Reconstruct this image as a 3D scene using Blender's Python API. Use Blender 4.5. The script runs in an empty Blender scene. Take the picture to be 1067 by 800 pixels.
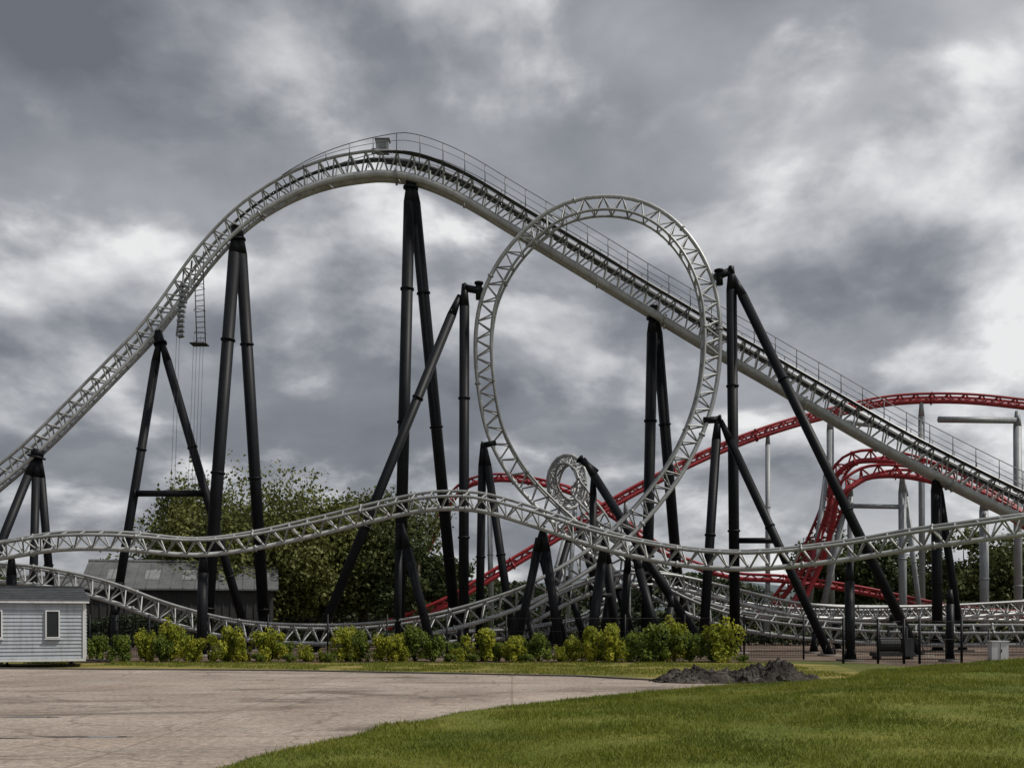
import bpy, math, random
import numpy as np
from mathutils import Vector, Matrix, noise
random.seed(7); rng=np.random.default_rng(7)
EYE=2.0
def W(px,py,D):
    return Vector(((px-533.5)*D/1100.0, D, EYE+(645.0-py)*D/1100.0))
def G(px,D,z=0.0):
    return Vector(((px-533.5)*D/1100.0, D, z))
scene=bpy.context.scene

# ---------------------------------------------------------------- materials
def nm(name):
    m=bpy.data.materials.new(name); m.use_nodes=True
    nt=m.node_tree; b=nt.nodes['Principled BSDF']; return m,nt,b
def ramp(nt,fac,stops,interp='LINEAR'):
    r=nt.nodes.new('ShaderNodeValToRGB'); cr=r.color_ramp; cr.interpolation=interp
    while len(cr.elements)<len(stops): cr.elements.new(0.5)
    for e,(p,c) in zip(cr.elements,stops):
        e.position=p; e.color=(*c,1) if len(c)==3 else c
    nt.links.new(fac,r.inputs['Fac']); return r.outputs['Color']
def tc(nt,scale=1.0,out='Object',sc=None):
    t=nt.nodes.new('ShaderNodeTexCoord'); m=nt.nodes.new('ShaderNodeMapping')
    m.inputs['Scale'].default_value=sc or (scale,)*3
    nt.links.new(t.outputs[out],m.inputs['Vector']); return m.outputs['Vector']
def noi(nt,vec,scale,detail=4,rough=0.55,dist=0.0):
    n=nt.nodes.new('ShaderNodeTexNoise'); n.inputs['Scale'].default_value=scale
    n.inputs['Detail'].default_value=detail; n.inputs['Roughness'].default_value=rough
    n.inputs['Distortion'].default_value=dist
    nt.links.new(vec,n.inputs['Vector']); return n.outputs['Fac']
def mix(nt,a,b,f,mode='MIX'):
    m=nt.nodes.new('ShaderNodeMix'); m.data_type='RGBA'; m.blend_type=mode
    for s,v in ((m.inputs[6],a),(m.inputs[7],b)):
        if isinstance(v,tuple): s.default_value=(*v,1)
        else: nt.links.new(v,s)
    if isinstance(f,(int,float)): m.inputs[0].default_value=f
    else: nt.links.new(f,m.inputs[0])
    return m.outputs[2]
def bump(nt,b,h,strength=0.3,dist=0.02):
    n=nt.nodes.new('ShaderNodeBump'); n.inputs['Strength'].default_value=strength
    n.inputs['Distance'].default_value=dist
    nt.links.new(h,n.inputs['Height']); nt.links.new(n.outputs[0],b.inputs['Normal'])
def painted(name,c,rough=0.45,metal=0.0,var=0.25,scale=1.2,spec=0.5):
    m,nt,b=nm(name); v=tc(nt)
    f=noi(nt,v,scale,6,0.65)
    lo=tuple(x*(1-var) for x in c); hi=tuple(min(1,x*(1+var)) for x in c)
    col=ramp(nt,f,[(0.3,lo),(0.7,hi)])
    f2=noi(nt,tc(nt,sc=(3,3,0.35)),2.0,4,0.6)      # faint run-down weathering streaks
    col=mix(nt,col,ramp(nt,f2,[(0.35,(0.78,0.77,0.75)),(0.55,(1,1,1))]),0.8,'MULTIPLY')
    nt.links.new(col,b.inputs['Base Color'])
    b.inputs['Roughness'].default_value=rough; b.inputs['Metallic'].default_value=metal
    b.inputs['Specular IOR Level'].default_value=spec
    return m
M_sil=painted('silver_track_paint',(0.315,0.322,0.325),0.45,0.2,0.25)
M_silspine=painted('silver_spine_paint',(0.40,0.408,0.415),0.4,0.15,0.2)
M_blk=painted('black_support_paint',(0.009,0.010,0.013),0.5,0.0,0.35,0.5,0.16)
M_red=painted('red_track_paint',(0.30,0.017,0.025),0.45,0.0,0.25)
M_gry=painted('grey_support_paint',(0.25,0.27,0.29),0.5,0.0,0.18)
M_dark=painted('dark_steel',(0.04,0.042,0.045),0.6,0.1,0.3,1.2,0.3)
M_galv=painted('galvanised_steel',(0.18,0.19,0.20),0.5,0.4,0.2)
M_conc=painted('footing_concrete',(0.17,0.15,0.13),0.9,0,0.25)
M_white=painted('white_upvc',(0.58,0.59,0.60),0.5,0,0.08)
M_clad=painted('caravan_cladding',(0.34,0.37,0.41),0.6,0,0.10)
M_tile=painted('roof_tile',(0.04,0.045,0.052),0.8,0,0.35,3)
M_barn=painted('barn_wall',(0.03,0.03,0.03),0.85,0,0.4,0.6)
M_barnroof=painted('barn_roof',(0.10,0.105,0.108),0.8,0,0.35,0.4,0.2)
M_rooflight=painted('barn_rooflight',(0.17,0.18,0.18),0.6,0,0.2)
M_bark=painted('bark',(0.09,0.07,0.05),0.9,0,0.4,2)
def glass(n,c,r):
    m,nt,b=nm(n); b.inputs['Base Color'].default_value=(*c,1)
    b.inputs['Roughness'].default_value=r; return m
M_glass=glass('window_glass',(0.015,0.018,0.02),0.12)
M_wet=glass('puddle_water',(0.035,0.03,0.027),0.06)
def leafmat(name,c1,c2,c3,scale=0.35,trans=0.3):
    m,nt,b=nm(name); v=tc(nt)
    f=noi(nt,v,scale,3,0.6)
    col=ramp(nt,f,[(0.32,c1),(0.5,c2),(0.68,c3)])
    g=nt.nodes.new('ShaderNodeNewGeometry')
    r2=ramp(nt,g.outputs['Random Per Island'],[(0,(0.7,0.7,0.7)),(1,(1.2,1.2,1.15))])
    col=mix(nt,col,r2,1.0,'MULTIPLY')
    nt.links.new(col,b.inputs['Base Color']); b.inputs['Roughness'].default_value=0.6
    b.inputs['Specular IOR Level'].default_value=0.2
    t=nt.nodes.new('ShaderNodeBsdfTranslucent'); nt.links.new(col,t.inputs['Color'])
    ms=nt.nodes.new('ShaderNodeMixShader'); ms.inputs[0].default_value=trans
    nt.links.new(b.outputs[0],ms.inputs[1]); nt.links.new(t.outputs[0],ms.inputs[2])
    nt.links.new(ms.outputs[0],nt.nodes['Material Output'].inputs['Surface']); return m
M_lfA=leafmat('willow_leaves',(0.07,0.085,0.024),(0.12,0.135,0.038),(0.17,0.175,0.052))
M_lfB=leafmat('dark_leaves',(0.028,0.042,0.015),(0.05,0.07,0.024),(0.085,0.10,0.034))
M_lfC=leafmat('mid_leaves',(0.05,0.066,0.02),(0.085,0.10,0.032),(0.125,0.135,0.046))
M_shr=[leafmat('shrub_leaves_yellow',(0.13,0.165,0.018),(0.27,0.29,0.03),(0.42,0.40,0.05),2.0,0.38),
       leafmat('shrub_leaves_green',(0.06,0.095,0.018),(0.13,0.175,0.028),(0.22,0.25,0.04),2.0,0.38)]
M_far=leafmat('distant_foliage',(0.022,0.032,0.016),(0.04,0.054,0.024),(0.07,0.08,0.034),0.12,0.2)
M_bladef=leafmat('grass_blades',(0.09,0.118,0.014),(0.145,0.17,0.021),(0.215,0.215,0.038),0.5,0.35)

def ground_mat(name,stops,s1,s2,rough=0.95,bs=0.4,bd=0.03,extra=None):
    m,nt,b=nm(name); v=tc(nt)
    a=noi(nt,v,s1,6,0.6,0.3); c=noi(nt,v,s2,4,0.7)
    col=ramp(nt,a,stops)
    col=mix(nt,col,ramp(nt,c,[(0.3,(0.6,0.6,0.6)),(0.7,(1.35,1.35,1.35))]),1.0,'MULTIPLY')
    if extra: col=extra(nt,v,col)
    nt.links.new(col,b.inputs['Base Color']); b.inputs['Roughness'].default_value=rough
    b.inputs['Specular IOR Level'].default_value=0.2
    bump(nt,b,c,bs,bd); return m
M_lawn=ground_mat('lawn_grass',[(0.3,(0.065,0.082,0.011)),(0.5,(0.10,0.117,0.016)),(0.72,(0.16,0.15,0.032))],0.35,14)
M_field=ground_mat('field_grass',[(0.3,(0.05,0.065,0.015)),(0.5,(0.08,0.09,0.02)),(0.7,(0.13,0.12,0.035))],0.1,3)
M_verge=ground_mat('verge_grass',[(0.35,(0.09,0.095,0.02)),(0.5,(0.16,0.145,0.033)),(0.68,(0.25,0.19,0.07))],0.4,6)
M_mulch=ground_mat('bark_mulch',[(0.3,(0.045,0.028,0.02)),(0.7,(0.10,0.068,0.045))],1.0,12)
M_gravel=ground_mat('compound_gravel',[(0.3,(0.06,0.043,0.033)),(0.5,(0.115,0.082,0.063)),(0.7,(0.19,0.145,0.115))],0.25,5)
M_soil=ground_mat('soil',[(0.3,(0.022,0.019,0.017)),(0.5,(0.048,0.041,0.036)),(0.75,(0.15,0.135,0.12))],1.6,9,bs=1.0,bd=0.1)
def yardx(nt,v,col):
    br=nt.nodes.new('ShaderNodeTexBrick'); br.inputs['Scale'].default_value=0.2
    br.inputs['Mortar Size'].default_value=0.006; br.offset=0.0
    br.inputs['Brick Width'].default_value=1.2; br.inputs['Row Height'].default_value=0.9
    br.inputs['Color1'].default_value=(1,1,1,1); br.inputs['Color2'].default_value=(0.93,0.93,0.93,1)
    br.inputs['Mortar'].default_value=(0.55,0.52,0.48,1)
    nt.links.new(v,br.inputs['Vector'])
    col=mix(nt,col,br.outputs['Color'],0.6,'MULTIPLY')
    n=noi(nt,tc(nt,sc=(0.12,0.3,1)),1.0,6,0.7,1.0)
    col=mix(nt,col,ramp(nt,n,[(0.36,(0.5,0.48,0.46)),(0.46,(0.93,0.93,0.93)),(0.7,(1.15,1.13,1.1))]),1.0,'MULTIPLY')
    vo=nt.nodes.new('ShaderNodeTexVoronoi'); vo.feature='DISTANCE_TO_EDGE'; vo.inputs['Scale'].default_value=0.3
    dn=nt.nodes.new('ShaderNodeTexNoise'); dn.inputs['Scale'].default_value=1.2; dn.inputs['Detail'].default_value=5
    nt.links.new(v,dn.inputs['Vector']); va=nt.nodes.new('ShaderNodeVectorMath'); va.operation='ADD'
    nt.links.new(v,va.inputs[0]); nt.links.new(dn.outputs['Color'],va.inputs[1]); nt.links.new(va.outputs[0],vo.inputs['Vector'])
    col=mix(nt,col,ramp(nt,vo.outputs['Distance'],[(0.0,(0.4,0.37,0.35)),(0.018,(1,1,1))]),0.6,'MULTIPLY')
    s=noi(nt,v,30,3,0.8)
    return mix(nt,col,ramp(nt,s,[(0.3,(0.6,0.58,0.56)),(0.5,(1,1,1)),(0.72,(1.4,1.37,1.32))]),0.85,'MULTIPLY')
M_yard=ground_mat('yard_concrete',[(0.3,(0.225,0.182,0.155)),(0.5,(0.285,0.24,0.207)),(0.7,(0.35,0.305,0.268))],0.3,7,0.85,0.25,0.01,yardx)
M_hill=ground_mat('hazed_hill_grass',[(0.3,(0.06,0.08,0.09)),(0.7,(0.11,0.13,0.14))],0.004,0.02)  # blue-grey stops: distance haze painted into the hill colour

# ---------------------------------------------------------------- mesh builder
class MB:
    def __init__(s): s.v=[];s.f=[];s.m=[];s.M=None;s.mi=0
    def add(s,vs,fs):
        o=len(s.v)
        for p in vs:
            p=Vector(p); s.v.append(s.M@p if s.M else p)
        for f in fs: s.f.append([i+o for i in f]); s.m.append(s.mi)
    def tube(s,a,b,r0,r1=None,n=7,cap=True):
        a=Vector(a);b=Vector(b); r1=r0 if r1 is None else r1
        d=(b-a)
        if d.length<1e-6: return
        d.normalize(); u=d.orthogonal().normalized(); w=d.cross(u)
        vs=[];fs=[]
        for c,r in((a,r0),(b,r1)):
            for i in range(n):
                t=2*math.pi*i/n; vs.append(c+u*(r*math.cos(t))+w*(r*math.sin(t)))
        for i in range(n): j=(i+1)%n; fs.append([i,j,n+j,n+i])
        if cap: fs.append(list(range(n))[::-1]); fs.append(list(range(n,2*n)))
        s.add(vs,fs)
    def sweep(s,pts,U,V,r,n=8):
        vs=[];fs=[]
        R=r if hasattr(r,'__len__') else [r]*len(pts)
        for k,p in enumerate(pts):
            for i in range(n):
                t=2*math.pi*i/n; vs.append(p+U[k]*(R[k]*math.cos(t))+V[k]*(R[k]*math.sin(t)))
        for k in range(len(pts)-1):
            for i in range(n):
                j=(i+1)%n; fs.append([k*n+i,k*n+j,(k+1)*n+j,(k+1)*n+i])
        s.add(vs,fs)
    def box(s,c,sz,rot=None):
        c=Vector(c); hx,hy,hz=[q/2 for q in sz]
        vs=[Vector((x,y,z)) for x in(-hx,hx) for y in(-hy,hy) for z in(-hz,hz)]
        if rot is not None: vs=[rot@q for q in vs]
        s.add([c+q for q in vs],[[0,1,3,2],[4,6,7,5],[0,4,5,1],[2,3,7,6],[0,2,6,4],[1,5,7,3]])
    def obj(s,name,mats,parent=None,smooth=True):
        me=bpy.data.meshes.new(name); me.from_pydata([tuple(p) for p in s.v],[],s.f)
        for m in mats: me.materials.append(m)
        me.polygons.foreach_set('material_index',s.m)
        if smooth:
            me.polygons.foreach_set('use_smooth',[len(f)==4 for f in s.f])
        me.update()
        o=bpy.data.objects.new(name,me); scene.collection.objects.link(o)
        if parent: o.parent=parent
        return o
def npmesh(name,V,F,mats,smooth=False,link=True,mi=None):
    me=bpy.data.meshes.new(name); V=np.asarray(V,dtype=np.float32); F=np.asarray(F,dtype=np.int32)
    k=F.shape[1]
    me.vertices.add(len(V)); me.vertices.foreach_set('co',V.ravel())
    me.loops.add(F.size); me.loops.foreach_set('vertex_index',F.ravel())
    me.polygons.add(len(F)); me.polygons.foreach_set('loop_start',np.arange(0,F.size,k,dtype=np.int32))
    me.update(calc_edges=True); 
    for m in mats: me.materials.append(m)
    if smooth: me.polygons.foreach_set('use_smooth',[True]*len(F))
    me.validate()
    if not link: return me
    o=bpy.data.objects.new(name,me); scene.collection.objects.link(o); return o
def empty(name,loc=(0,0,0)):
    e=bpy.data.objects.new(name,None); e.location=loc; scene.collection.objects.link(e); return e

# ---------------------------------------------------------------- track
def spline(P,ex,step,sm_=30):
    n=len(P); out=[];oe=[]
    for i in range(n-1):
        p0=P[max(i-1,0)];p1=P[i];p2=P[i+1];p3=P[min(i+2,n-1)]
        K=24
        for k in range(K):
            t=k/K; t2=t*t;t3=t2*t
            out.append(0.5*((2*p1)+(-p0+p2)*t+(2*p0-5*p1+4*p2-p3)*t2+(-p0+3*p1-3*p2+p3)*t3))
            oe.append(ex[i]*(1-t)+ex[i+1]*t)
    out.append(P[-1]);oe.append(ex[-1])
    A=np.array([tuple(p) for p in out]); 
    for _ in range(sm_): A[1:-1]=A[1:-1]*0.5+(A[:-2]+A[2:])*0.25
    d=np.concatenate([[0],np.cumsum(np.linalg.norm(np.diff(A,axis=0),axis=1))])
    m=max(4,int(d[-1]/step)); s=np.linspace(0,d[-1],m+1)
    R=np.stack([np.interp(s,d,A[:,k]) for k in range(3)],1); E=np.interp(s,d,np.array(oe))
    return [Vector(r) for r in R],list(E)
def frames(P,E,centre=None):
    T=[];N=[];B=[]
    for i in range(len(P)):
        t=(P[min(i+1,len(P)-1)]-P[max(i-1,0)]).normalized()
        ref=Vector((0,0,1)) if centre is None else (centre-P[i])
        if centre is not None: ref=Vector((ref.x,0,ref.z))
        u=(ref-t*ref.dot(t)).normalized(); s=t.cross(u)
        b=math.radians(E[i]); nn=u*math.cos(b)+s*math.sin(b)
        T.append(t);N.append(nn);B.append(t.cross(nn).normalized())
    return T,N,B
def track(name,pts,mats,gauge=0.95,depth=0.95,rr=0.085,rs=0.13,rt=0.05,step=0.5,tie=2,centre=None,mb=None,sm_=30):
    """triangular truss track: two running rails + spine, cross ties and V lattice"""
    P=[W(*p[:3]) for p in pts]; E=[p[3] if len(p)>3 else 0 for p in pts]
    P,E=spline(P,E,step,sm_); T,N,B=frames(P,E,centre)
    own=mb is None
    if own: mb=MB()
    L=[p+b*gauge/2 for p,b in zip(P,B)]; R=[p-b*gauge/2 for p,b in zip(P,B)]
    S=[p-n*depth for p,n in zip(P,N)]
    mb.mi=0
    mb.sweep(L,N,B,rr);mb.sweep(R,N,B,rr); mb.mi=1; mb.sweep(S,N,B,rs); mb.mi=0
    for i in range(0,len(P)-tie,tie):
        j=i+tie; h=i+tie//2
        mb.tube(L[i],R[i],rt,n=5,cap=False)
        for a in(L,R):
            mb.tube(a[i],S[h],rt,n=5,cap=False); mb.tube(S[h],a[j],rt,n=5,cap=False)
        if (i//tie)%6==0:
            for a,r in((S,rs),(L,rr),(R,rr)): mb.tube(a[i]-T[i]*0.05,a[i]+T[i]*0.05,r*1.5,n=8)
    if own: return mb.obj(name,mats)

LC=W(622,385,63)
loop=[(1160,655,57),(1067,655,58),(950,655,60),(850,650,62),(760,637,64),(700,614,65),(650,583,65.6),(605,548,65.8),(568,514,65.6),(543,484,65.4),
(524,447,65.2),(515,403,65),(512,357,64.7),(517,318,64.4),(532,284,64.1),(556,254,63.8),(587,231,63.5),(622,222,63.2),(659,225,62.9),(689,241,62.6),
(713,269,62.3),(728,304,62),(733,343,61.8),(731,388,61.6),(722,428,61.4),(705,468,61.2),(683,502,61),(655,535,60.8),(618,569,60.5),(570,599,60.2),
(520,622,60,8),(460,640,60,12),(400,650,60,12),(330,653,60,12),(250,648,60,10),(180,631,60,10),(120,609,60,10),(60,595,60,10),(0,588,60,5),(-80,586,60,0)]
loop_mb=MB(); track('x',loop,None,centre=LC,mb=loop_mb,gauge=1.05,depth=0.98)
loop_mb.obj('looping_coaster_track',[M_sil,M_silspine])

hill=[(-70,575,58,10),(0,565,57,14),(60,556,56.5,16),(130,556,56.5,14),(200,562,57,10),(260,556,57.5,14),(330,541,58,20),(400,524,58,24),(450,515,57.5,24),(500,516,57,20),
(560,532,56,14),(620,552,55,10),(680,566,54,8),(740,574,53,8),(800,574,52,10),(880,565,51,12),(950,553,50,14),(1010,545,49,14),(1067,537,48.5,10),(1140,528,48,5)]
track('airtime_hill_coaster_track',hill,[M_sil,M_silspine],gauge=1.0,depth=0.85)

# Corkscrew track behind the loop: two tight turns whose axis points almost at the viewer
cork=[(1120,640,74),(1000,636,74),(900,638,73),(800,634,72),(740,622,71),(690,600,70),(652,566,69),(622,534,69)]
for k in range(0,17):
    th=2*math.pi*k/8-0.35; cork.append((591+11*math.cos(th),502-19*math.sin(th),69.5+k*0.55))
cork+=[(608,540,79),(625,580,77),(640,612,73),(612,640,69),(560,652,67),(480,658,66),(430,660,66)]
track('corkscrew_coaster_track',cork,[M_sil,M_silspine],gauge=0.95,depth=0.6,rt=0.05,step=0.36,centre=W(591,502,72),sm_=12)
low=[(520,652,64,0),(560,630,64,5),(600,610,64,10),(650,596,64,14),(700,598,65,10),(760,612,66,5),(830,628,67,5),(900,632,68,5),(1000,630,69,0),(1130,622,70,0)]
track('low_coaster_track',low,[M_sil,M_silspine],gauge=1.0,depth=0.8)

# ---------------------------------------------------------------- lift hill
lift=[(-90,562,66),(0,489,66),(40,454,66.2),(80,414,66.4),(120,373,66.6),(150,341,66.8),(180,302,67),(205,268,67),(230,239,67),(260,212,67),(300,187,67),(340,171,67),(380,163,67),(405,162,67),
(430,165,67),(460,174,67),(500,193,67),(550,223,66.8),(600,253,66.6),(650,283,66.4),(700,313,66),(750,343,65.7),(800,371,65.4),(850,400,65),(900,429,64.7),(950,457,64.3),(1000,483,64),(1067,516,63.6),(1180,568,63)]
root=empty('lift_hill_coaster_track')
P,E=spline([W(*p) for p in lift],[p[0] for p in lift],0.5); T,N,B=frames(P,[0]*len(P))
mb=MB(); g=1.3
def sm(x,a,b): t=max(0,min(1,(x-a)/(b-a))); return t*t*(3-2*t)
dep=[0.85+0.5*sm(e,150,420) for e in E]; rsp=[0.12+0.12*sm(e,200,380) for e in E]
L=[p+b*g/2 for p,b in zip(P,B)];R=[p-b*g/2 for p,b in zip(P,B)]
SL=[p+b*0.38-n*d for p,b,n,d in zip(P,B,N,dep)];SR=[p-b*0.38-n*d for p,b,n,d in zip(P,B,N,dep)]
mb.sweep(L,N,B,0.1);mb.sweep(R,N,B,0.1); mb.mi=1; mb.sweep(SL,N,B,rsp,10);mb.sweep(SR,N,B,rsp,10); mb.mi=0
for i in range(0,len(P)-2,2):
    mb.tube(L[i],R[i],0.06,n=5,cap=False)
    mb.tube(SL[i],SR[i],0.06,n=5,cap=False)
    for a,s_ in((L,SL),(R,SR)):
        mb.tube(a[i],s_[i+1],0.055,n=5,cap=False); mb.tube(s_[i+1],a[i+2],0.055,n=5,cap=False)
    if (i//2)%10==0 and E[i]>230:
        for a in(SL,SR): mb.tube(a[i]-T[i]*0.06,a[i]+T[i]*0.06,rsp[i]*1.45,n=12)
    if E[i]>240 and (i//2)%5==0:
        c=(SL[i]+SR[i])/2; mb.tube(c,c-N[i]*(rsp[i]+0.15)+T[i]*0.3,0.1,0.07,n=6)
idx=[i for i in range(len(P)) if E[i]>240]; mb.mi=2
for k in range(0,len(idx)-1):
    i=idx[k]; a=P[i]-N[i]*0.3; b=P[idx[k+1]]-N[idx[k+1]]*0.3
    mb.tube(a,b,0.08+0.07*sm(E[i],240,420),n=4,cap=False)
mb.obj('running_track',[M_sil,M_silspine,M_dark],root)
for side,nmx in((1,'catwalk_near'),(-1,'catwalk_far')):
    mb=MB(); idx=[i for i in range(len(P)) if E[i]>(292 if side==1 else 330)]
    inn=g/2+0.12
    out={i:g/2+0.14+0.52*sm(E[i],385,440) for i in idx}
    vs=[];fs=[]; k0=0
    for i in idx:
        if E[i]<392: continue
        a=P[i]+B[i]*side*inn-N[i]*0.12; b=P[i]+B[i]*side*(out[i]+0.02)-N[i]*0.12
        vs+= [a,b,a-N[i]*0.05,b-N[i]*0.05]
        if k0: o=4*(k0-1); fs+=[[o,o+1,o+5,o+4],[o+2,o+6,o+7,o+3],[o+1,o+3,o+7,o+5],[o,o+4,o+6,o+2]]
        k0+=1
    mb.mi=0; mb.add(vs,fs); mb.mi=1
    hh=[min(1.0,0.05+k*0.06) for k in range(len(idx))]
    for fr,rad in((1.0,0.028),(0.52,0.018)):
        mb.sweep([P[i]+B[i]*side*out[i]+Vector((0,0,h*fr)) for i,h in zip(idx,hh)],[N[i] for i in idx],[B[i] for i in idx],rad,5)
    for k in range(0,len(idx),3):
        i=idx[k]; q=P[i]+B[i]*side*out[i]; mb.tube(q-Vector((0,0,0.1)),q+Vector((0,0,hh[k])),0.03,n=5)
        mb.tube(P[i]+B[i]*side*0.3-N[i]*0.6,q-N[i]*0.12,0.035,n=5)
    mb.obj(nmx,[M_dark,M_galv],root)
i0=min(range(len(P)),key=lambda i:abs(E[i]-396)); mb=MB(); c=P[i0]
mb.box(c+Vector((0,0,0.5)),(0.8,0.6,0.75)); mb.mi=1
mb.box(c+Vector((0,0,0.92)),(0.95,0.72,0.06)); mb.box(c+Vector((0.1,-0.32,0.5)),(0.3,0.03,0.35))
mb.mi=0; mb.tube(c+Vector((-0.7,0,0.25)),c+Vector((-0.4,0,0.25)),0.18,n=10)
mb.obj('control_box',[M_gry,M_galv],root,False)

mb=MB()
a0=W(203,292,65.6);a1=W(212,290,65.6);b0=W(205,358,65.6);b1=W(214,358,65.6)
mb.tube(a0,b0,0.035,n=5);mb.tube(a1,b1,0.035,n=5)
for k in range(13):
    t=k/12; mb.tube(a0.lerp(b0,t),a1.lerp(b1,t),0.025,n=5)
for k in(0.15,0.5,0.85,1.0):
    c=a0.lerp(b0,k).lerp(a1.lerp(b1,k),0.5); pr=None
    for j in range(9):
        an=math.pi*j/8; q=c+Vector((math.cos(an)*0.35,-math.sin(an)*0.6,0))
        if pr: mb.tube(pr,q,0.02,n=4)
        pr=q
mb.tube(a0,W(205,267,66.6),0.03,n=5);mb.tube(a1,W(212,262,66.6),0.03,n=5)
mb.box(b0.lerp(b1,0.5)+Vector((-0.1,0,-0.05)),(1.0,0.8,0.07))
for x in(200,207,182):
    mb.tube(W(x+2,350,66),W(x-4,512,66),0.012,n=4)
    mb.tube(W(x+5,352,66),W(x,512,66),0.012,n=4)
mb.obj('hanging_access_ladder',[M_dark],None)
mb=MB()
for k in range(11):
    t=k/10; mb.box(W(193-4*t*t-3*math.sin(3*t),298+52*t,66),(0.55-0.2*t,0.35,0.16),Matrix.Rotation(0.5-0.7*t,3,'Y'))
mb.tube(W(190,302,66),W(192,276,66.8),0.06);mb.tube(W(197,302,66),W(200,272,66.8),0.06);mb.tube(W(190,300,66),W(184,350,66),0.07)
mb.obj('chain_return_guide',[M_galv],None,False)

# ---------------------------------------------------------------- black supports
def support(legs,extra=(),name='coaster_support',mat=M_blk):
    mb=MB()
    for a,b,r in legs:
        L_=(b-a).length; d=(b-a)/L_
        mb.mi=0
        mb.tube(a,a+d*min(1.4,L_*0.2),r*0.55,r,n=14)
        mb.tube(a+d*min(1.4,L_*0.2),b,r,r,n=14)
        k=7.0
        while k<L_-2:
            mb.tube(a+d*(k-0.05),a+d*(k+0.05),r*1.2,n=14); k+=8.5
        mb.tube(b-d*0.02,b+Vector((0,0,0.12)),r*1.6,r*1.5,n=12)
        for q in range(4):
            an=q*math.pi/2+0.4; o=Vector((math.cos(an),math.sin(an),0))
            mb.tube(b+o*r*1.5+Vector((0,0,0.1)),b+o*r+Vector((0,0,0.6)),0.03,n=4)
        mb.mi=1
        mb.box((b.x,b.y,0.0),(r*4.4,r*4.4,0.2))
    mb.mi=0
    for e in extra:
        mb.tube(e[0],e[1],e[2],n=12)
        mb.tube(e[0]-(e[0]-e[1]).normalized()*0.06,e[0]+(e[0]-e[1]).normalized()*0.06,e[2]*1.4,n=12)
    return mb.obj(name,[mat,M_conc])
support([(W(38,474,66),G(-45,64),.27),(W(38,474,66),G(33,66),.25),(W(41,474,66),G(58,69),.25)],[(W(38,476,66),W(40,468,66),.4)])
support([(W(166,354,66.5),G(113,66),.27),(W(168,354,66.5),G(262,67),.27)],[(W(141,514,66.1),W(212,514,66.6),.2),(W(167,358,66.5),W(164,346,66.7),.3)])
support([(W(246,242,67),G(213,65),.38),(W(250,242,67),G(277,69),.37)],[(W(248,250,67),W(246,236,67),.35)])
support([(W(427,189,67),G(415,65),.37),(W(430,189,67),G(477,69),.37)],[(W(428,196,67),W(429,183,67),.35)])
support([(W(680,325,66.4),G(673,64.5),.34),(W(683,325,66.4),G(712,69),.34)],[(W(681,332,66.4),W(682,319,66.4),.33)])
support([(W(484,296,64.5),G(483,64),.31),(W(479,308,64.5),G(326,61),.29)],[(W(484,300,64.5),W(506,304,64.5),.22),(W(499,295,64.5),W(499,312,64.5),.2)])
support([(W(762,278,62),G(766,62),.31),(W(764,288,62),G(957,57),.28)],[(W(762,282,62),W(745,289,62),.22),(W(749,282,62),W(750,297,62),.2),(W(768,563,62),W(808,563,61),.17)])
support([(W(503,462,65.2),G(499,65),.26),(W(505,464,65.2),G(537,63),.25)],[(W(503,464,65.2),W(517,461,65.2),.18)])
support([(W(748,434,61.4),G(732,60),.27),(W(751,438,61.4),G(865,57.5),.25)],[(W(750,437,61.4),W(733,438,61.4),.2)])
support([(W(608,478,66),G(736,62),.27),(W(618,492,65.7),G(618,67),.23)],[(W(604,478,66),W(622,492,65.8),.2)])
support([(W(630,562,55.5),G(614,54.5),.26),(W(630,562,55.5),G(644,57),.26)],[(W(622,620,55.2),W(637,620,55.6),.12)])
support([(W(418,546,58.5),G(452,58),.25),(W(416,546,58.5),G(414,60),.2)])
support([(W(212,575,57.5),G(210,57.5),.28)])
support([(W(12,578,57.5),G(12,57.5),.27)])
support([(W(566,548,56.5),G(536,57),.23),(W(566,548,56.5),G(584,55.5),.23)])
support([(W(885,586,51.3),G(886,50.3),.24)])
support([(W(990,614,50),G(990,50),.18)])
support([(W(975,488,64.5),G(977,64.5),.31),(W(976,492,64.5),G(1003,66),.24)])
support([(W(700,620,60),G(694,60),.2)]); support([(W(545,622,61),G(528,61),.2),(W(545,622,61),G(560,60),.2)])
support([(W(590,600,66),G(572,66),.22),(W(590,600,66),G(612,66),.22)])
support([(W(660,572,61.5),G(690,60),.26),(W(655,575,61.5),G(648,63),.24)])
support([(W(600,540,72.5),G(640,71),.24),(W(598,545,72.5),G(560,72),.24)])
support([(W(480,648,60.3),G(480,60.3),.2)]); support([(W(560,560,68),G(545,68),.25),(W(560,560,68),G(590,67),.25)])
support([(W(755,640,64),G(752,64),.22)]); support([(W(850,655,62),G(848,62),.2)]); support([(W(710,612,70),G(704,70),.24),(W(710,612,70),G(728,70),.2)])
support([(W(640,600,65),G(664,65),.24),(W(638,600,65),G(626,65),.24)])
support([(W(120,630,60.3),G(120,60.3),.2)]); support([(W(870,640,68),G(872,68),.24)]); support([(W(930,640,68),G(930,68),.24)])

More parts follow.
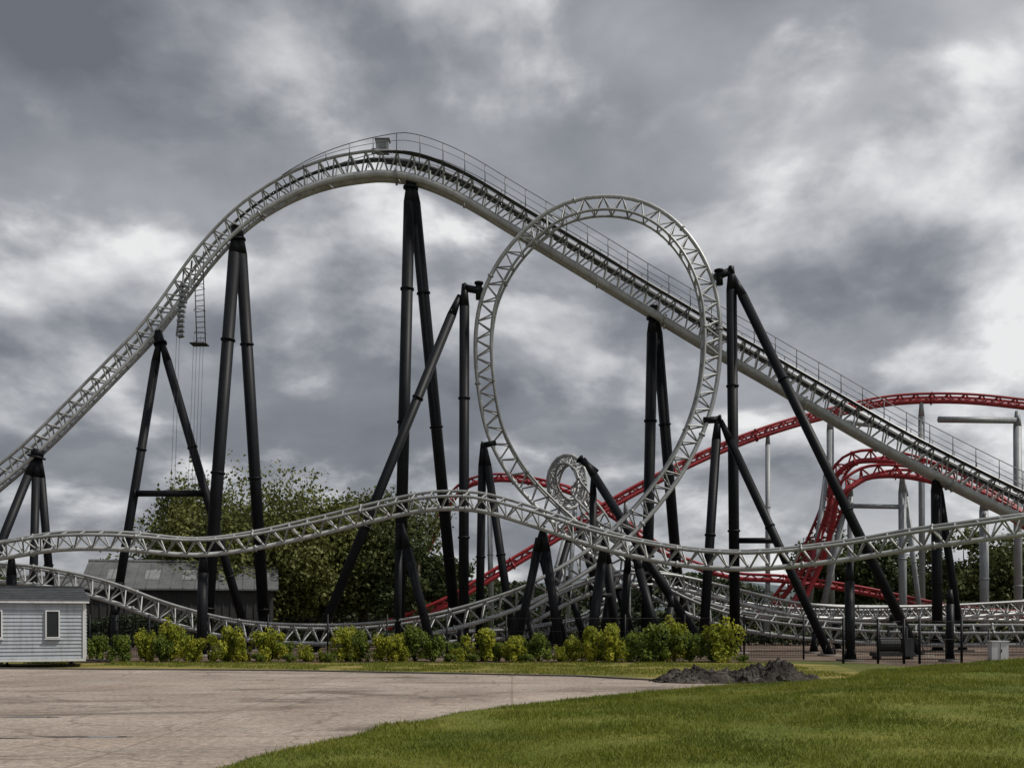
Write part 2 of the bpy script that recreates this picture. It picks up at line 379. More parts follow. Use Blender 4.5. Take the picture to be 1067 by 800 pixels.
# ---------------------------------------------------------------- red coaster beyond
redm=[M_red,M_red]
track('red_coaster_track',[(1180,440,92,0),(1120,426,93,0),(1067,418,94,5),(1000,412,95,8),(930,414,96,10),(870,426,96,12),(810,442,95,12),(750,464,94,12),(700,487,93,12),(650,513,92,10),(600,542,91,8),(550,572,90,8),(500,602,89,8),(455,628,88,5),(400,648,88,0)],
      redm,gauge=0.95,depth=0.55,rr=0.12,rs=0.24,rt=0.07,step=0.7,tie=2)
track('red_coaster_track',[(790,640,97,0),(830,590,97,-20),(862,530,96,-50),(872,495,95,-60),(890,477,94,-50),(925,473,93,-20),(965,480,92,0),(1005,496,91,10),(1040,515,90,10),(1075,540,89,10),(1120,575,88,0)],
      redm,gauge=1.2,depth=0.7,rr=0.13,rs=0.25,rt=0.08,step=0.7,tie=2)
track('red_coaster_track',[(820,640,92,0),(850,580,92,-20),(868,535,91,-40),(878,508,90,-50),(900,492,90,-40),(935,487,89,-10),(975,493,88,5),(1015,508,87,10),(1050,526,86,10),(1100,560,86,0)],
      redm,gauge=1.2,depth=0.7,rr=0.13,rs=0.25,rt=0.08,step=0.7,tie=2)
track('red_coaster_track',[(430,600,102,0),(455,545,101,-10),(478,508,100,-20),(512,496,99,-20),(555,498,98,0),(600,510,97,10),(650,540,96,10),(700,575,95,5),(760,596,94,0),(820,600,93,0),(900,612,92,0),(1000,632,91,0),(1120,640,90,0)],
      redm,gauge=0.8,depth=0.45,rr=0.11,rs=0.2,rt=0.06,step=0.7,tie=2)
def gs(legs,extra=()): support(legs,extra,'grey_coaster_support',M_gry)
gs([(W(865,432,96),G(866,96),.33),(W(863,480,95),G(838,96),.26)],[(W(865,438,96),W(912,443,95),.24)])
gs([(W(1060,428,93.5),G(1061,93.5),.35)],[(W(1060,438,93.5),W(978,437,93),.28)])
gs([(W(940,496,89.5),G(941,89.5),.33),(W(942,500,89.5),G(962,91),.22)],[(W(888,527,90),W(945,528,89.5),.2)])
gs([(W(1025,515,87.5),G(1026,87.5),.36)])
gs([(W(960,418,95.5),G(961,95.5),.28)])
gs([(W(886,500,90.5),G(850,93),.28),(W(886,500,90.5),G(886,91),.26)])
gs([(W(652,520,92),G(655,92),.26)]); gs([(W(800,447,95),G(800,95),.22)]); gs([(W(560,570,90.5),G(545,90),.24)])
gs([(W(510,500,99),G(512,99),.26)]); gs([(W(600,515,97),G(590,97),.22),(W(600,515,97),G(560,95),.22)]); gs([(W(800,604,93.5),G(798,93.5),.25)])

# ---------------------------------------------------------------- fences
mb=MB()
fx0,fx1,fy=-21.0,14.5,52.5
n=int((fx1-fx0)/2.8)
for k in range(n+1):
    x=fx0+(fx1-fx0)*k/n; mb.box((x,fy,1.1),(0.08,0.08,2.3))
for z in (0.12,0.75,1.4,2.05): mb.tube((fx0,fy,z),(fx1,fy,z),0.014,n=4)
for x in np.arange(fx0,fx1,0.13): mb.tube((x,fy-0.03,0.08),(x,fy-0.03,2.1),0.007,n=3,cap=False)
mb.obj('mesh_security_fence',[M_blk])
mb=MB()
for x,y in [(15.0,47.8),(16.5,47.6),(17.6,47.4),(18.3,47.4),(20.4,47.9)]:
    mb.box((x,y,1.0),(0.09,0.09,2.1))
for a,b in (((15.0,47.8),(16.5,47.6)),((16.5,47.6),(17.6,47.4)),((18.3,47.4),(20.4,47.9))):
    for z in(0.2,1.1,1.9): mb.tube((*a,z),(*b,z),0.018,n=5)
    for k in range(1,16):
        t=k/16; x=a[0]+(b[0]-a[0])*t; y=a[1]+(b[1]-a[1])*t; mb.tube((x,y,0.1),(x,y,1.95),0.006,n=3)
mb.obj('steel_gate',[M_blk])
mb=MB(); 
for k in range(14):
    x=20.0+k*2.2; mb.box((x,54,0.75),(0.07,0.07,1.5))
for z in(0.2,0.8,1.45): mb.tube((20,54,z),(49,54,z),0.02,n=5)
for x in np.arange(20,49,0.2): mb.tube((x,53.97,0.1),(x,53.97,1.45),0.005,n=3,cap=False)
mb.obj('boundary_fence',[M_dark])
def cabinet(px,D,w,h):
    mb=MB(); c=G(px,D); mb.box(c+Vector((0,0,h/2+0.08)),(w,0.45,h)); mb.box(c+Vector((0,0,h+0.11)),(w+0.08,0.53,0.05)); mb.mi=1
    mb.box(c+Vector((0,0,0.04)),(w+0.1,0.55,0.08)); mb.box(c+Vector((0,-0.235,h/2+0.08)),(0.012,0.03,h*0.9)); mb.box(c+Vector((0.06,-0.24,h/2+0.1)),(0.03,0.04,0.14))
    mb.obj('utility_cabinet',[M_white,M_dark],None,False)
cabinet(1040,50,0.8,0.85); cabinet(708,57,0.7,0.9)
mb=MB(); c=G(930,53); mb.box(c+Vector((0,0,0.25)),(2.0,0.9,0.18)); mb.tube(c+Vector((-0.7,0,0.75)),c+Vector((0.3,0,0.75)),0.36,n=14)
mb.box(c+Vector((0.7,0,0.7)),(0.5,0.7,0.7)); mb.tube(c+Vector((-0.2,0,1.0)),c+Vector((-0.2,0,1.6)),0.07); mb.tube(c+Vector((-0.2,0,1.6)),c+Vector((0.7,0,1.6)),0.07); mb.tube(c+Vector((0.7,0,1.0)),c+Vector((0.7,0,1.6)),0.07)
for x in(-0.8,0.8): mb.box(c+Vector((x,0,0.08)),(0.15,0.9,0.17))
mb.obj('compressor_skid',[M_dark],None,False)

# ---------------------------------------------------------------- ground sheets
def poly(name,pts,z,mat):
    me=bpy.data.meshes.new(name); me.from_pydata([(x,y,z) for x,y in pts],[],[list(range(len(pts)))])
    me.materials.append(mat); o=bpy.data.objects.new(name,me); scene.collection.objects.link(o); return o
poly('ground',[(-4000,-300),(4000,-300),(4000,6000),(-4000,6000)],0,M_field)
def wob(pts,amp=0.15,stp=0.8):
    out=[]
    for i in range(len(pts)):
        a=Vector(pts[i]);b=Vector(pts[(i+1)%len(pts)]); d=(b-a); L_=d.length; d.normalize(); nn=Vector((-d.y,d.x))
        for k in range(max(1,int(L_/stp))):
            p=a+d*(k*stp); q=p+nn*(noise.noise((p.x*0.5,p.y*0.5,3))*amp*2); out.append((q.x,q.y))
    return out
poly('gravel_compound',wob([(-34,51.5),(15,50.8),(17,45),(14,36),(10,33),(60,40),(60,92),(-60,95),(-60,60)],0.3),0.004,M_gravel)
poly('concrete_yard',[(-90,-20),(30,-20),(9,31),(4.8,34),(2.2,36.7),(-8.6,40.7),(-20.5,42.3),(-60,45),(-90,46)],0.008,M_yard)
poly('grass_verge',wob([(2.3,37.0),(-8.6,41.0),(-20.5,42.6),(-60,45.3),(-60,47),(-26,49.0),(12,49.2),(14,46),(13,38),(10,34),(5.2,34.3)],0.1),0.012,M_verge)
poly('mulch_bed',wob([(-22,48.0),(-21,50.9),(12.5,50.9),(12.5,48.2)],0.12),0.016,M_mulch)
for cx,cy,rx,ry,sd_ in((-7.2,17.9,0.8,0.10,1),(-8.6,17.7,0.5,0.07,2),(-9.8,21.5,0.6,0.10,3)):
    poly('puddle',[(cx+rx*math.cos(a)*(1+0.35*noise.noise((math.cos(a)*2,math.sin(a)*2,sd_))),cy+ry*math.sin(a)*(1+0.5*noise.noise((math.cos(a)*3,math.sin(a)*3,sd_+9)))) for a in np.linspace(0,2*math.pi,48)[:-1]],0.012,M_wet)
mb=MB(); ke=[(4.9,34.1),(2.3,36.85),(-8.6,40.85),(-20.5,42.45),(-60,45.15)]
for (a,b),(c,d) in zip(ke[:-1],ke[1:]):
    v=Vector((c-a,d-b,0)); Ln=v.length; ang=math.atan2(v.y,v.x)
    mb.box(((a+c)/2,(b+d)/2,0.02),(Ln,0.14,0.08),Matrix.Rotation(ang,3,'Z'))
mb.obj('kerb',[M_conc],None,False)
bY=[-20,4,10,14.2,19.6,23.6,26.5,28.6,30.2,31.4,34,40,49,58]; bX=[-9,-6.2,-4.9,-3.8,-2.4,-0.3,1.9,3.9,6.2,8.6,10.8,13.6,23.7,45]
def lawnX(y): return float(np.interp(y,bY,bX))+noise.noise((y*0.9,1.3,0))*0.22+noise.noise((y*4,5,0))*0.07
def lawnZ(x,y):
    d=x-lawnX(y); t=max(0,min(1,d/9)); s=t*t*(3-2*t)
    far=max(0,min(1,(y-8)/22))
    e=max(0,min(1,d/0.35))
    return 0.018+0.05*e+0.5*s*far+0.09*e*noise.noise((x*0.3,y*0.3,2))+0.02*e*noise.noise((x*1.5,y*1.5,7))
ys=np.arange(-20,56.01,0.3); us=np.linspace(0,1,90)**2.2
V=[];F=[]
for y in ys:
    x0=lawnX(y)
    for u in us: V.append((x0+u*60,y,lawnZ(x0+u*60,y)))
nu=len(us)
for r in range(len(ys)-1):
    for c in range(nu-1): F.append((r*nu+c,r*nu+c+1,(r+1)*nu+c+1,(r+1)*nu+c))
npmesh('lawn',V,F,[M_lawn],True)
def blades(n,gen,hgt,wid,name,mat):
    B0=[];
    while len(B0)<n:
        q=gen()
        if q: B0.append(q)
    C=np.array(B0); n=len(C); an=rng.uniform(0,2*np.pi,n); h=hgt*rng.uniform(0.5,1.3,n)*C[:,3]; w=wid*C[:,3]
    dx=np.cos(an)*w/2;dy=np.sin(an)*w/2; lx=rng.normal(0,0.5,n)*h; ly=rng.normal(0,0.5,n)*h
    V=np.zeros((n,3,3)); V[:,0]=C[:,:3]+np.stack([dx,dy,0*dx],1); V[:,1]=C[:,:3]-np.stack([dx,dy,0*dx],1)
    V[:,2]=C[:,:3]+np.stack([lx,ly,h],1)
    return npmesh(name,V.reshape(-1,3),np.arange(3*n).reshape(-1,3),[mat])
def gl():
    y=12*(50/12)**(random.random()**1.1); x=lawnX(y)-0.05+random.random()*max(3,(y*0.52-lawnX(y)))
    k=noise.noise((x*0.6,y*0.6,4))
    if k<-0.2 and random.random()<0.4: return None
    return (x,y,lawnZ(x,y)-0.005,(0.75+y/32)*(1+0.6*k)*(1.8 if random.random()<0.02 else 1))
blades(190000,gl,0.05,0.010,'lawn_grass_blades',M_bladef)
def gv():
    x=random.uniform(-30,12); y=random.uniform(36.5,48.5)
    if y<41-(x+8.6)*0.39+ (0.5 if x>-8 else 1.0): return None
    if noise.noise((x*0.5,y*0.5,0))<-0.15: return None
    return (x,y,0.012,2.0)
blades(22000,gv,0.05,0.014,'verge_grass_blades',M_bladef)
def heap(cx,cy,rx,ry,h,seed):
    V=[];F=[];n=60
    for i in range(n+1):
        for j in range(n+1):
            u=-1+2*i/n;v=-1+2*j/n; r=math.sqrt(u*u+v*v)
            s=max(0,1-r**1.7); 
            q=noise.fractal((u*2.6+seed,v*2.6,seed),0.6,2.2,6)
            z=h*(s*(0.75+0.55*q))+0.09*abs(noise.noise((u*7+seed,v*7,1)))*min(1,s*5)
            V.append((cx+u*rx*(1+0.12*q),cy+v*ry,z-0.02+(0.03 if s>0 else 0)))
    for i in range(n):
        for j in range(n): a=i*(n+1)+j; F.append((a,a+n+1,a+n+2,a+1))
    mb=MB(); mb.v=[Vector(p) for p in V]; mb.f=[list(f) for f in F]; mb.m=[0]*len(F); mb.mi=0
    for k in range(170):
        a=random.uniform(0,6.28); r=random.random()**0.5*1.08; x=cx+math.cos(a)*r*rx; y=cy+math.sin(a)*r*ry
        z=h*max(0,1-r**1.7)*0.72; s=random.uniform(0.03,0.09)*(1.8 if random.random()<0.12 else 1)
        R3=Matrix.Rotation(random.uniform(0,3),3,'Z')@Matrix.Rotation(random.uniform(0,1),3,'X')
        pts=[]
        for i3 in range(6):
            e=[Vector((1.2,0,0)),Vector((-1.2,0,0)),Vector((0,1,0)),Vector((0,-1,0)),Vector((0,0,.7)),Vector((0,0,-.7))][i3]
            pts.append(Vector((x,y,z+s*0.3))+R3@(e*s*random.uniform(0.6,1.1)))
        mb.add(pts,[[0,2,4],[2,1,4],[1,3,4],[3,0,4],[2,0,5],[1,2,5],[3,1,5],[0,3,5]])
    mb.obj('soil_heap',[M_soil],None,False)
heap(5.9,33.8,1.4,1.1,0.50,1.0); heap(8.3,33.6,1.5,1.3,0.72,4.0); heap(7.2,34.6,0.9,0.9,0.36,8.0)
V=[];F=[]; nx=80
for i in range(nx+1):
    x=-2600+5200*i/nx; hh=70+45*noise.noise((x*0.0016,0,0))+25*noise.noise((x*0.005,3,0))
    for j,(yy,k) in enumerate([(1500,0),(1800,0.5),(2200,1.0),(2800,0.9)]): V.append((x,yy,hh*k-1))
for i in range(nx):
    for j in range(3): a=i*4+j; F.append((a,a+4,a+5,a+1))
npmesh('hills',V,F,[M_hill],True)

# ---------------------------------------------------------------- trees
def leafquads(C,size,outdir=None):
    n=len(C); a=rng.normal(size=(n,3)); 
    if outdir is not None: a=a*0.75+outdir
    a/=np.linalg.norm(a,axis=1)[:,None]; b=rng.normal(size=(n,3)); b-=a*(a*b).sum(1)[:,None]; b/=np.linalg.norm(b,axis=1)[:,None]
    c=np.cross(a,b); s=(size*rng.uniform(0.5,1.3,n))[:,None]
    V=np.stack([C-b*s*0.5,C+c*s*0.32,C+b*s*0.5,C-c*s*0.32],1)
    return V.reshape(-1,3)
def tree(name,base,H,Wd,mat,count,leaf,seed,droop=0.0,trunk=0.25,nclump=34):
    r=np.random.default_rng(seed); root=empty(name,base)
    mb=MB(); th=H*trunk; tr=H*0.028
    mb.tube((0,0,0),(0.1,0,th),tr*1.3,tr,n=9); mb.tube((0.1,0,th),(0.0,0,H*0.7),tr,tr*0.35,n=8)
    C=[];D=[]; per=count//nclump
    for k in range(nclump):
        phi=r.uniform(0,2*np.pi); ct=r.uniform(-0.85,1.0); rad=r.uniform(0.4,0.92)
        sr=math.sqrt(1-ct*ct)**0.8; wob_=1+0.2*math.sin(3*phi+seed)
        c=np.array([math.cos(phi)*sr*rad*Wd/2*wob_, math.sin(phi)*sr*rad*Wd/2, H*0.52+ct*rad*H*0.42])
        cr=r.uniform(0.10,0.21)*min(Wd,16)
        mb.tube((0.05,0,th*0.9+H*0.1*r.random()),Vector(c),tr*0.4,tr*0.08,n=5)
        d=r.normal(size=(per,3)); d/=np.linalg.norm(d,axis=1)[:,None]
        rr_=r.uniform(0.3,1.0,per)**0.55; 
        lump=1+0.25*np.sin(d[:,0]*5+k)*np.cos(d[:,2]*4+k)
        p=c+d*(rr_*lump*cr)[:,None]*np.array([1,1,0.75]); p[:,2]-=droop*r.random(per)*cr*1.5
        p[:,2]=np.maximum(p[:,2],0.3)
        C.append(p);D.append(d*np.array([1,1,0.7])+np.array([0,0,0.35]))
    C=np.concatenate(C);D=np.concatenate(D)
    V=leafquads(C,leaf,D); me=npmesh('foliage',V,np.arange(len(V)).reshape(-1,4),[mat]); me.parent=root
    mb.obj('trunk_and_limbs',[M_bark],root)
tree('willow_tree',G(258,92),16.0,18.5,M_lfA,52000,0.37,3,0.7,nclump=84)
tree('willow_tree',G(200,96),12.5,11.5,M_lfA,19000,0.37,5,0.8,nclump=42)
tree('willow_tree',G(322,94),15.2,15,M_lfA,30000,0.37,28,0.6,nclump=60)
tree('broadleaf_tree',G(378,96),15.8,13.5,M_lfC,26000,0.38,8,0.3,nclump=54)
tree('broadleaf_tree',G(436,92),10.2,10.5,M_lfB,14000,0.38,11,nclump=40)
tree('broadleaf_tree',G(300,104),13.0,12,M_lfC,10000,0.5,12)
tree('broadleaf_tree',G(870,128),13.5,12,M_lfB,10000,0.5,15)
tree('broadleaf_tree',G(912,124),14,12,M_lfB,10000,0.5,16)
tree('broadleaf_tree',G(1005,112),12,10,M_lfC,9000,0.48,17)
tree('broadleaf_tree',G(1055,110),12.5,13,M_lfC,11000,0.48,18)
tree('broadleaf_tree',G(1120,112),12.5,11,M_lfC,8000,0.48,19)
tree('broadleaf_tree',G(-20,112),8.5,9,M_lfB,7000,0.48,21)
def treeline(name,x0,x1,y0,dy,hmin,hmax,n,leaf,seed):
    r=np.random.default_rng(seed); x=r.uniform(x0,x1,n); y=y0+r.uniform(0,dy,n)
    env=np.array([hmin+(hmax-hmin)*min(1,max(0,0.5+0.9*noise.noise((a*0.06,seed,0))+0.45*noise.noise((a*0.21,seed,5)))) for a in x])
    z=env*r.random(n)**0.6; C=np.stack([x,y,z],1)
    V=leafquads(C,leaf,np.array([0,-0.4,0.7])); return npmesh(name,V,np.arange(len(V)).reshape(-1,4),[M_far])
treeline('distant_trees',-110,130,150,12,4.5,10,45000,0.95,2)
treeline('hedge',-75,75,104,2.5,1.8,4.2,26000,0.5,9)
treeline('hedge',-36,-4,74,2.0,0.8,2.4,14000,0.3,19)
treeline('hedge',-4,40,80,2.0,0.5,2.0,13000,0.3,23)

# ---------------------------------------------------------------- shrubs
def shrubmesh(seed,mat,n=2600):
    r=np.random.default_rng(seed); C=[];D=[]
    stems=MB()
    for k in range(22):
        an=r.uniform(0,6.28); rad=r.uniform(0,0.6); c=np.array([math.cos(an)*rad,math.sin(an)*rad,r.uniform(0.2,0.95)*(1-0.35*rad)])
        cr=r.uniform(0.13,0.27); m=n//22
        d=r.normal(size=(m,3)); d/=np.linalg.norm(d,axis=1)[:,None]
        C.append(c+d*(cr*r.uniform(0.3,1.05,m)**0.5)[:,None]*np.array([1,1,1.15])); D.append(d+np.array([0,0,0.4]))
        stems.tube((0,0,0),Vector(c),0.02,0.008,n=4)
    C=np.concatenate(C);D=np.concatenate(D); C[:,2]=np.maximum(C[:,2],0.03)
    V=leafquads(C,0.11,D); F=np.arange(len(V)).reshape(-1,4)
    sv=np.array([tuple(p) for p in stems.v]); sf=[f for f in stems.f if len(f)==4]
    V2=np.concatenate([V,sv]); F2=np.concatenate([F,np.array(sf)+len(V)])
    return npmesh('shrub',V2,F2,[mat],link=False)
SM=[shrubmesh(30+k,M_shr[k%2]) for k in range(8)]
def shrub(px,w,h,D=49.4,k=None):
    me=SM[random.choice([0,2,4,6,0,2,1,3,5,7]) if k is None else k]; o=bpy.data.objects.new('shrub',me); scene.collection.objects.link(o)
    o.location=G(px,D,0.012); s=w*1.16/22.3/1.35; o.scale=(s,s,h*1.12/22.3/1.12); o.rotation_euler=(0,0,random.uniform(0,6.28))
for px,w,h in [(103,26,28),(128,26,27),(152,24,32),(167,22,26),(178,26,40),(201,24,26),(238,34,35),(252,18,20),(280,32,33),(318,20,18),(336,14,12),(361,34,35),(375,24,30),(398,24,28),(415,22,28),(432,36,34),(452,24,28),(478,16,14),
    (504,38,33),(520,20,20),(537,26,26),(562,28,27),(583,16,16),(597,20,24),(617,34,35),(636,30,38),(656,30,28),(690,42,38),(702,28,42),(719,28,30),(754,44,40),(742,20,22)]:
    shrub(px,w,h,49.4+random.uniform(-0.4,0.6))
for px,w,h in [(268,14,10),(300,16,9),(345,16,10),(468,16,9),(492,14,9),(548,14,9),(672,14,8),(775,14,8)]: shrub(px,w,h,48.6,1)
for px,w,h in [(640,34,24),(665,36,30),(560,26,20),(720,30,24),(690,30,34),(470,20,18),(300,22,18),(180,30,34),(540,24,24)]: shrub(px,w,h,55,3)

# ---------------------------------------------------------------- caravan
root=empty('static_caravan'); ang=math.atan2(0.36,0.933)
c0=G(89,44.0); M=Matrix.Translation(c0)@Matrix.Rotation(ang,4,'Z')
def part(nmx,mats,fn,smooth=False):
    mb=MB(); mb.M=M; fn(mb); mb.obj(nmx,mats,root,smooth)
Lc,Dc,z0,z1=11.0,3.7,0.38,2.68
def body(mb):
    mb.box((-Lc/2,Dc/2,(z0+z1)/2),(Lc-0.06,Dc-0.06,z1-z0))
    nb=15; bh=(z1-z0)/nb
    for k in range(nb):
        za=z0+k*bh; zb=za+bh-0.004
        for (A,Bp,nn) in (((-Lc,0.03),(0,0.03),(0,-1)),((-0.03,0),(-0.03,Dc),(1,0)),((-Lc+0.03,Dc),(-Lc+0.03,0),(-1,0))):
            o1=0.04;o2=0.006
            vs=[(A[0]+nn[0]*o1,A[1]+nn[1]*o1,za),(Bp[0]+nn[0]*o1,Bp[1]+nn[1]*o1,za),(Bp[0]+nn[0]*o2,Bp[1]+nn[1]*o2,zb),(A[0]+nn[0]*o2,A[1]+nn[1]*o2,zb),
                (A[0],A[1],za),(Bp[0],Bp[1],za)]
            mb.add(vs,[[0,1,2,3],[0,4,5,1]])
part('walls',[M_clad],body)
def trim(mb):
    for x in(-Lc+0.04,-0.04): mb.box((x,0.01,(z0+z1)/2),(0.12,0.1,z1-z0))
    mb.box((-Lc/2,-0.03,z0-0.06),(Lc+0.04,0.08,0.1)); mb.box((-Lc/2,-0.12,z1+0.04),(Lc+0.3,0.12,0.1))
part('trim',[M_white],trim)
def roof(mb):
    e=0.2; zr=z1+0.7; ze=z1+0.1
    a=[(-Lc-e,-e,ze),(e,-e,ze),(-0.15,Dc/2,zr),(-Lc+0.15,Dc/2,zr),(-Lc-e,Dc+e,ze),(e,Dc+e,ze)]
    mb.add(a,[[0,1,2,3],[3,2,5,4],[1,5,2],[0,3,4],[0,4,5,1]])
    for k in range(1,8):
        t=k/8; y=-e+(Dc/2+e)*t; z=ze+(zr-ze)*t; i=0.3*t
        mb.box((-Lc/2,y,z+0.008),(Lc+2*e-2*i-0.1,0.05,0.025))
    mb.box((-Lc/2,Dc/2,zr+0.02),(Lc-0.3,0.2,0.06))
part('roof',[M_tile],roof)
def wins(mb):
    for x,w in((-1.25,0.5),(-3.62,0.95),(-6.4,1.3),(-9,1.2)):
        mb.mi=0; zc=1.8; hh=1.1
        for dx in(-w/2,w/2): mb.box((x+dx,-0.03,zc),(0.05,0.1,hh+0.05))
        for dz in(-hh/2,hh/2): mb.box((x,-0.03,zc+dz),(w-0.05,0.1,0.05))
        mb.box((x,-0.06,zc-hh/2-0.06),(w+0.12,0.12,0.04)); mb.mi=1; mb.box((x,-0.02,zc),(w-0.05,0.05,hh-0.05))
part('windows',[M_white,M_glass],wins)
def under(mb):
    mb.box((-Lc/2,Dc/2,0.3),(Lc-0.3,0.15,0.12)); mb.box((-Lc/2,0.5,0.3),(Lc-0.3,0.12,0.12)); mb.box((-Lc/2,Dc-0.5,0.3),(Lc-0.3,0.12,0.12))
    for x in(-0.6,-3.2,-6,-8.6,-10.6):
        for y in(0.5,Dc-0.5): mb.tube((x,y,0),(x,y,0.3),0.05,n=6); mb.box((x,y,0.03),(0.3,0.3,0.05))
    for x in(-4.9,-5.6):
        for y in(0.35,Dc-0.35): mb.tube((x,y-0.1,0.3),(x,y+0.1,0.3),0.29,n=16)
    mb.tube((-0.2,0.3,0.3),(0.9,-0.2,0.28),0.04,n=6); mb.tube((-0.2,0.9,0.3),(0.9,-0.2,0.28),0.04,n=6)
part('chassis',[M_dark],under)

# ---------------------------------------------------------------- barn
def barn(px,D,Lb,Wb,ez,rz,rot,wm,rm):
    root=empty('barn'); M=Matrix.Translation(G(px,D))@Matrix.Rotation(rot,4,'Z')
    mb=MB(); mb.M=M
    hx,hy=Lb/2,Wb/2
    mb.add([(-hx,-hy,0),(hx,-hy,0),(hx,hy,0),(-hx,hy,0),(-hx,-hy,ez),(hx,-hy,ez),(hx,hy,ez),(-hx,hy,ez),(-hx,0,rz),(hx,0,rz)],
      [[0,1,5,4],[2,3,7,6],[1,2,6,9,5],[3,0,4,8,7]])
    x=-hx
    while x<hx: mb.box((x,-hy-0.03,ez/2),(0.12,0.05,ez)); x+=0.6
    y=-hy
    while y<hy: mb.box((-hx-0.03,y,(ez+(rz-ez)*(1-abs(y)/hy))/2),(0.05,0.12,ez+(rz-ez)*(1-abs(y)/hy)-0.05)); y+=0.6
    mb.obj('walls',[wm],root,False)
    mb=MB(); mb.M=M; o=0.4; s=(rz-ez)/hy
    for sg in(-1,1):
        y1=sg*(hy+o); z1_=ez-s*o
        mb.mi=0
        mb.add([(-hx-o,y1,z1_+0.03),(hx+o,y1,z1_+0.03),(hx+o,0,rz+0.03),(-hx-o,0,rz+0.03),(-hx-o,y1,z1_+0.15),(hx+o,y1,z1_+0.15),(hx+o,0,rz+0.15),(-hx-o,0,rz+0.15)],
          [[0,1,2,3],[4,7,6,5],[0,4,5,1],[1,5,6,2],[3,7,4,0]])
        x=-hx
        while x<hx:
            mb.tube((x,y1,z1_+0.16),(x,0,rz+0.16),0.05,n=4); x+=0.9
        mb.mi=1
        for k in range(5):
            x=-hx*0.8+k*Lb*0.2; ya=sg*hy*0.75; yb=sg*hy*0.35
            mb.add([(x,ya,rz-s*abs(ya)+0.19),(x+1.1,ya,rz-s*abs(ya)+0.19),(x+1.1,yb,rz-s*abs(yb)+0.19),(x,yb,rz-s*abs(yb)+0.19)],[[0,1,2,3]])
    mb.mi=0; mb.tube((-hx-o,0,rz+0.16),(hx+o,0,rz+0.16),0.16,n=8)
    mb.obj('roof',[rm,M_rooflight],root,False)
    mb=MB(); mb.M=M; mb.box((-hx-0.06,0,1.9),(0.08,3.6,3.8)); 
    for y in(-1.85,1.85): mb.box((-hx-0.09,y,1.95),(0.1,0.12,3.9))
    mb.obj('sliding_door',[M_galv],root,False)
barn(193,86,14.0,9.0,4.4,6.5,0.22,M_barn,M_barnroof)
barn(95,96,11,8,4.0,5.6,0.4,M_barn,M_barnroof)

# ---------------------------------------------------------------- sky and sun
sun_dir=Vector((0.60,-0.12,0.79)).normalized()
el=math.asin(sun_dir.z); az=math.atan2(sun_dir.x,sun_dir.y)
w=bpy.data.worlds.new('World'); scene.world=w; w.use_nodes=True; nt=w.node_tree
bg=nt.nodes['Background']; bg.inputs['Strength'].default_value=0.1
sky=nt.nodes.new('ShaderNodeTexSky'); sky.sky_type='NISHITA'; sky.sun_disc=False; sky.sun_elevation=el; sky.sun_rotation=az
t=nt.nodes.new('ShaderNodeTexCoord'); sep=nt.nodes.new('ShaderNodeSeparateXYZ'); nt.links.new(t.outputs['Generated'],sep.inputs[0])
def mt(op,a,b=None,c=None,clamp=False):
    n=nt.nodes.new('ShaderNodeMath'); n.operation=op; n.use_clamp=clamp
    for s,v in zip(n.inputs,(a,b,c)):
        if v is None: continue
        if isinstance(v,(int,float)): s.default_value=v
        else: nt.links.new(v,s)
    return n.outputs[0]
zz=mt('ADD',mt('MAXIMUM',sep.outputs[2],0.0),0.42)
X=mt('DIVIDE',sep.outputs[0],zz);Y=mt('DIVIDE',sep.outputs[1],zz)
def cloudvec(ox,oy,oz=0.0):
    c=nt.nodes.new('ShaderNodeCombineXYZ'); nt.links.new(mt('ADD',X,ox),c.inputs[0]); nt.links.new(mt('ADD',Y,oy),c.inputs[1]); c.inputs[2].default_value=oz
    return c.outputs[0]
OX,OY=3.1,1.7
SC=2.6
def dens(dx,dy,det): return noi(nt,cloudvec(OX+dx,OY+dy),SC,det,0.52,0.15)
n1=dens(0,0,10); n1b=dens(0.05,-0.075,8)
n2=noi(nt,cloudvec(OX+9,OY+4),0.9,4,0.5,0.2)
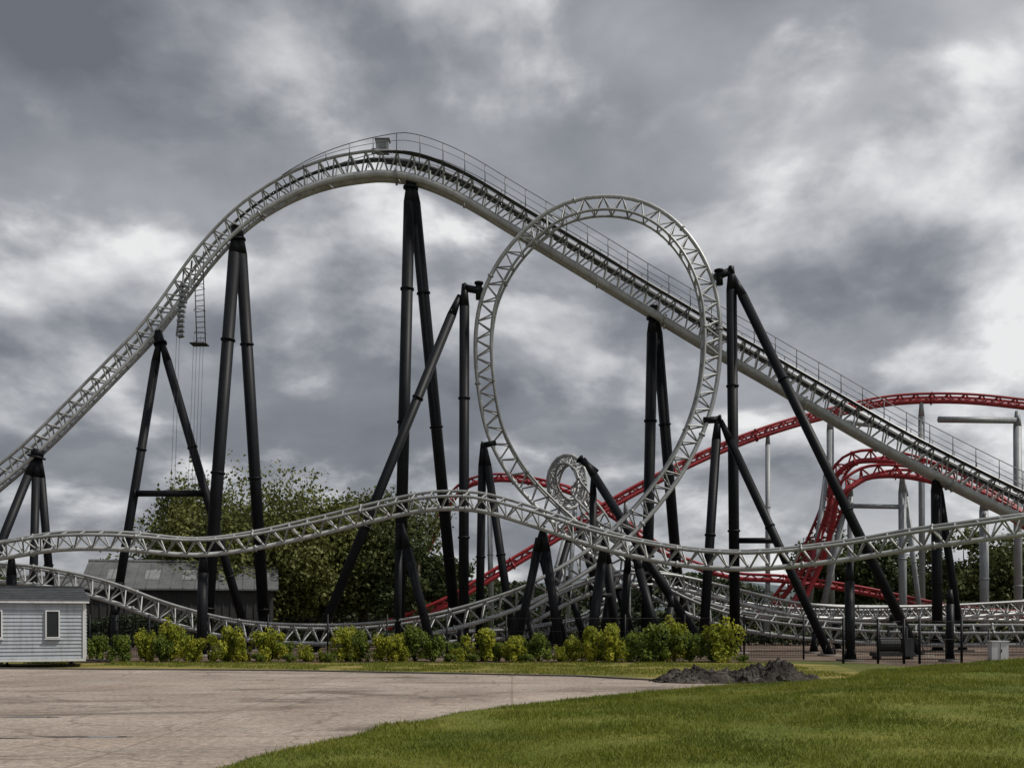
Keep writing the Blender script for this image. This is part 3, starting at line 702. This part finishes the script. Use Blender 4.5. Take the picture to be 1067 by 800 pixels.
n3=noi(nt,cloudvec(OX+5,OY+14),5.5,8,0.55,0.2)
mask=nt.nodes.new('ShaderNodeMapRange'); mask.interpolation_type='SMOOTHSTEP'; mask.inputs[1].default_value=0.42; mask.inputs[2].default_value=0.54
nt.links.new(n1,mask.inputs[0])
relief=mt('MULTIPLY',mt('SUBTRACT',n1,n1b),3.3)
core=mt('MULTIPLY',mt('MAXIMUM',mt('SUBTRACT',n1,0.55),0.0),-1.5)
val=mt('MULTIPLY',mask.outputs[0],mt('ADD',mt('ADD',relief,core),0.11))
thin=mt('MULTIPLY',mt('SUBTRACT',1.0,mask.outputs[0]),mt('MULTIPLY',mt('SUBTRACT',n3,0.5),0.3))
val=mt('ADD',val,thin)
val=mt('ADD',val,mt('MULTIPLY',mt('SUBTRACT',n2,0.5),1.15))
val=mt('ADD',val,mt('MULTIPLY',mt('SUBTRACT',n3,0.5),0.24))
val=mt('ADD',val,mt('MULTIPLY',sep.outputs[0],0.32))
val=mt('ADD',val,0.44)
cc=ramp(nt,val,[(0.10,(1.5,1.6,1.83)),(0.36,(2.3,2.42,2.68)),(0.56,(3.6,3.72,3.98)),(0.76,(5.6,5.7,5.9)),(1.0,(8.4,8.4,8.4))])
nt.links.new(mix(nt,sky.outputs[0],cc,0.96),bg.inputs['Color'])
sd=bpy.data.lights.new('sun','SUN'); sd.energy=3.8; sd.angle=math.radians(4); sd.color=(1.0,0.95,0.86)
so=bpy.data.objects.new('sun',sd); scene.collection.objects.link(so); so.rotation_euler=(-sun_dir).to_track_quat('-Z','Y').to_euler()

# ---------------------------------------------------------------- camera
cd=bpy.data.cameras.new('camera'); cd.sensor_width=36; cd.lens=36*1100/1067; cd.shift_y=245/1067; cd.clip_end=9000; cd.clip_start=0.1
co=bpy.data.objects.new('camera',cd); scene.collection.objects.link(co); co.location=(0,0,EYE); co.rotation_euler=(math.radians(90),0,0)
scene.camera=co
scene.view_settings.view_transform='Standard'; scene.view_settings.look='None'; scene.view_settings.exposure=0
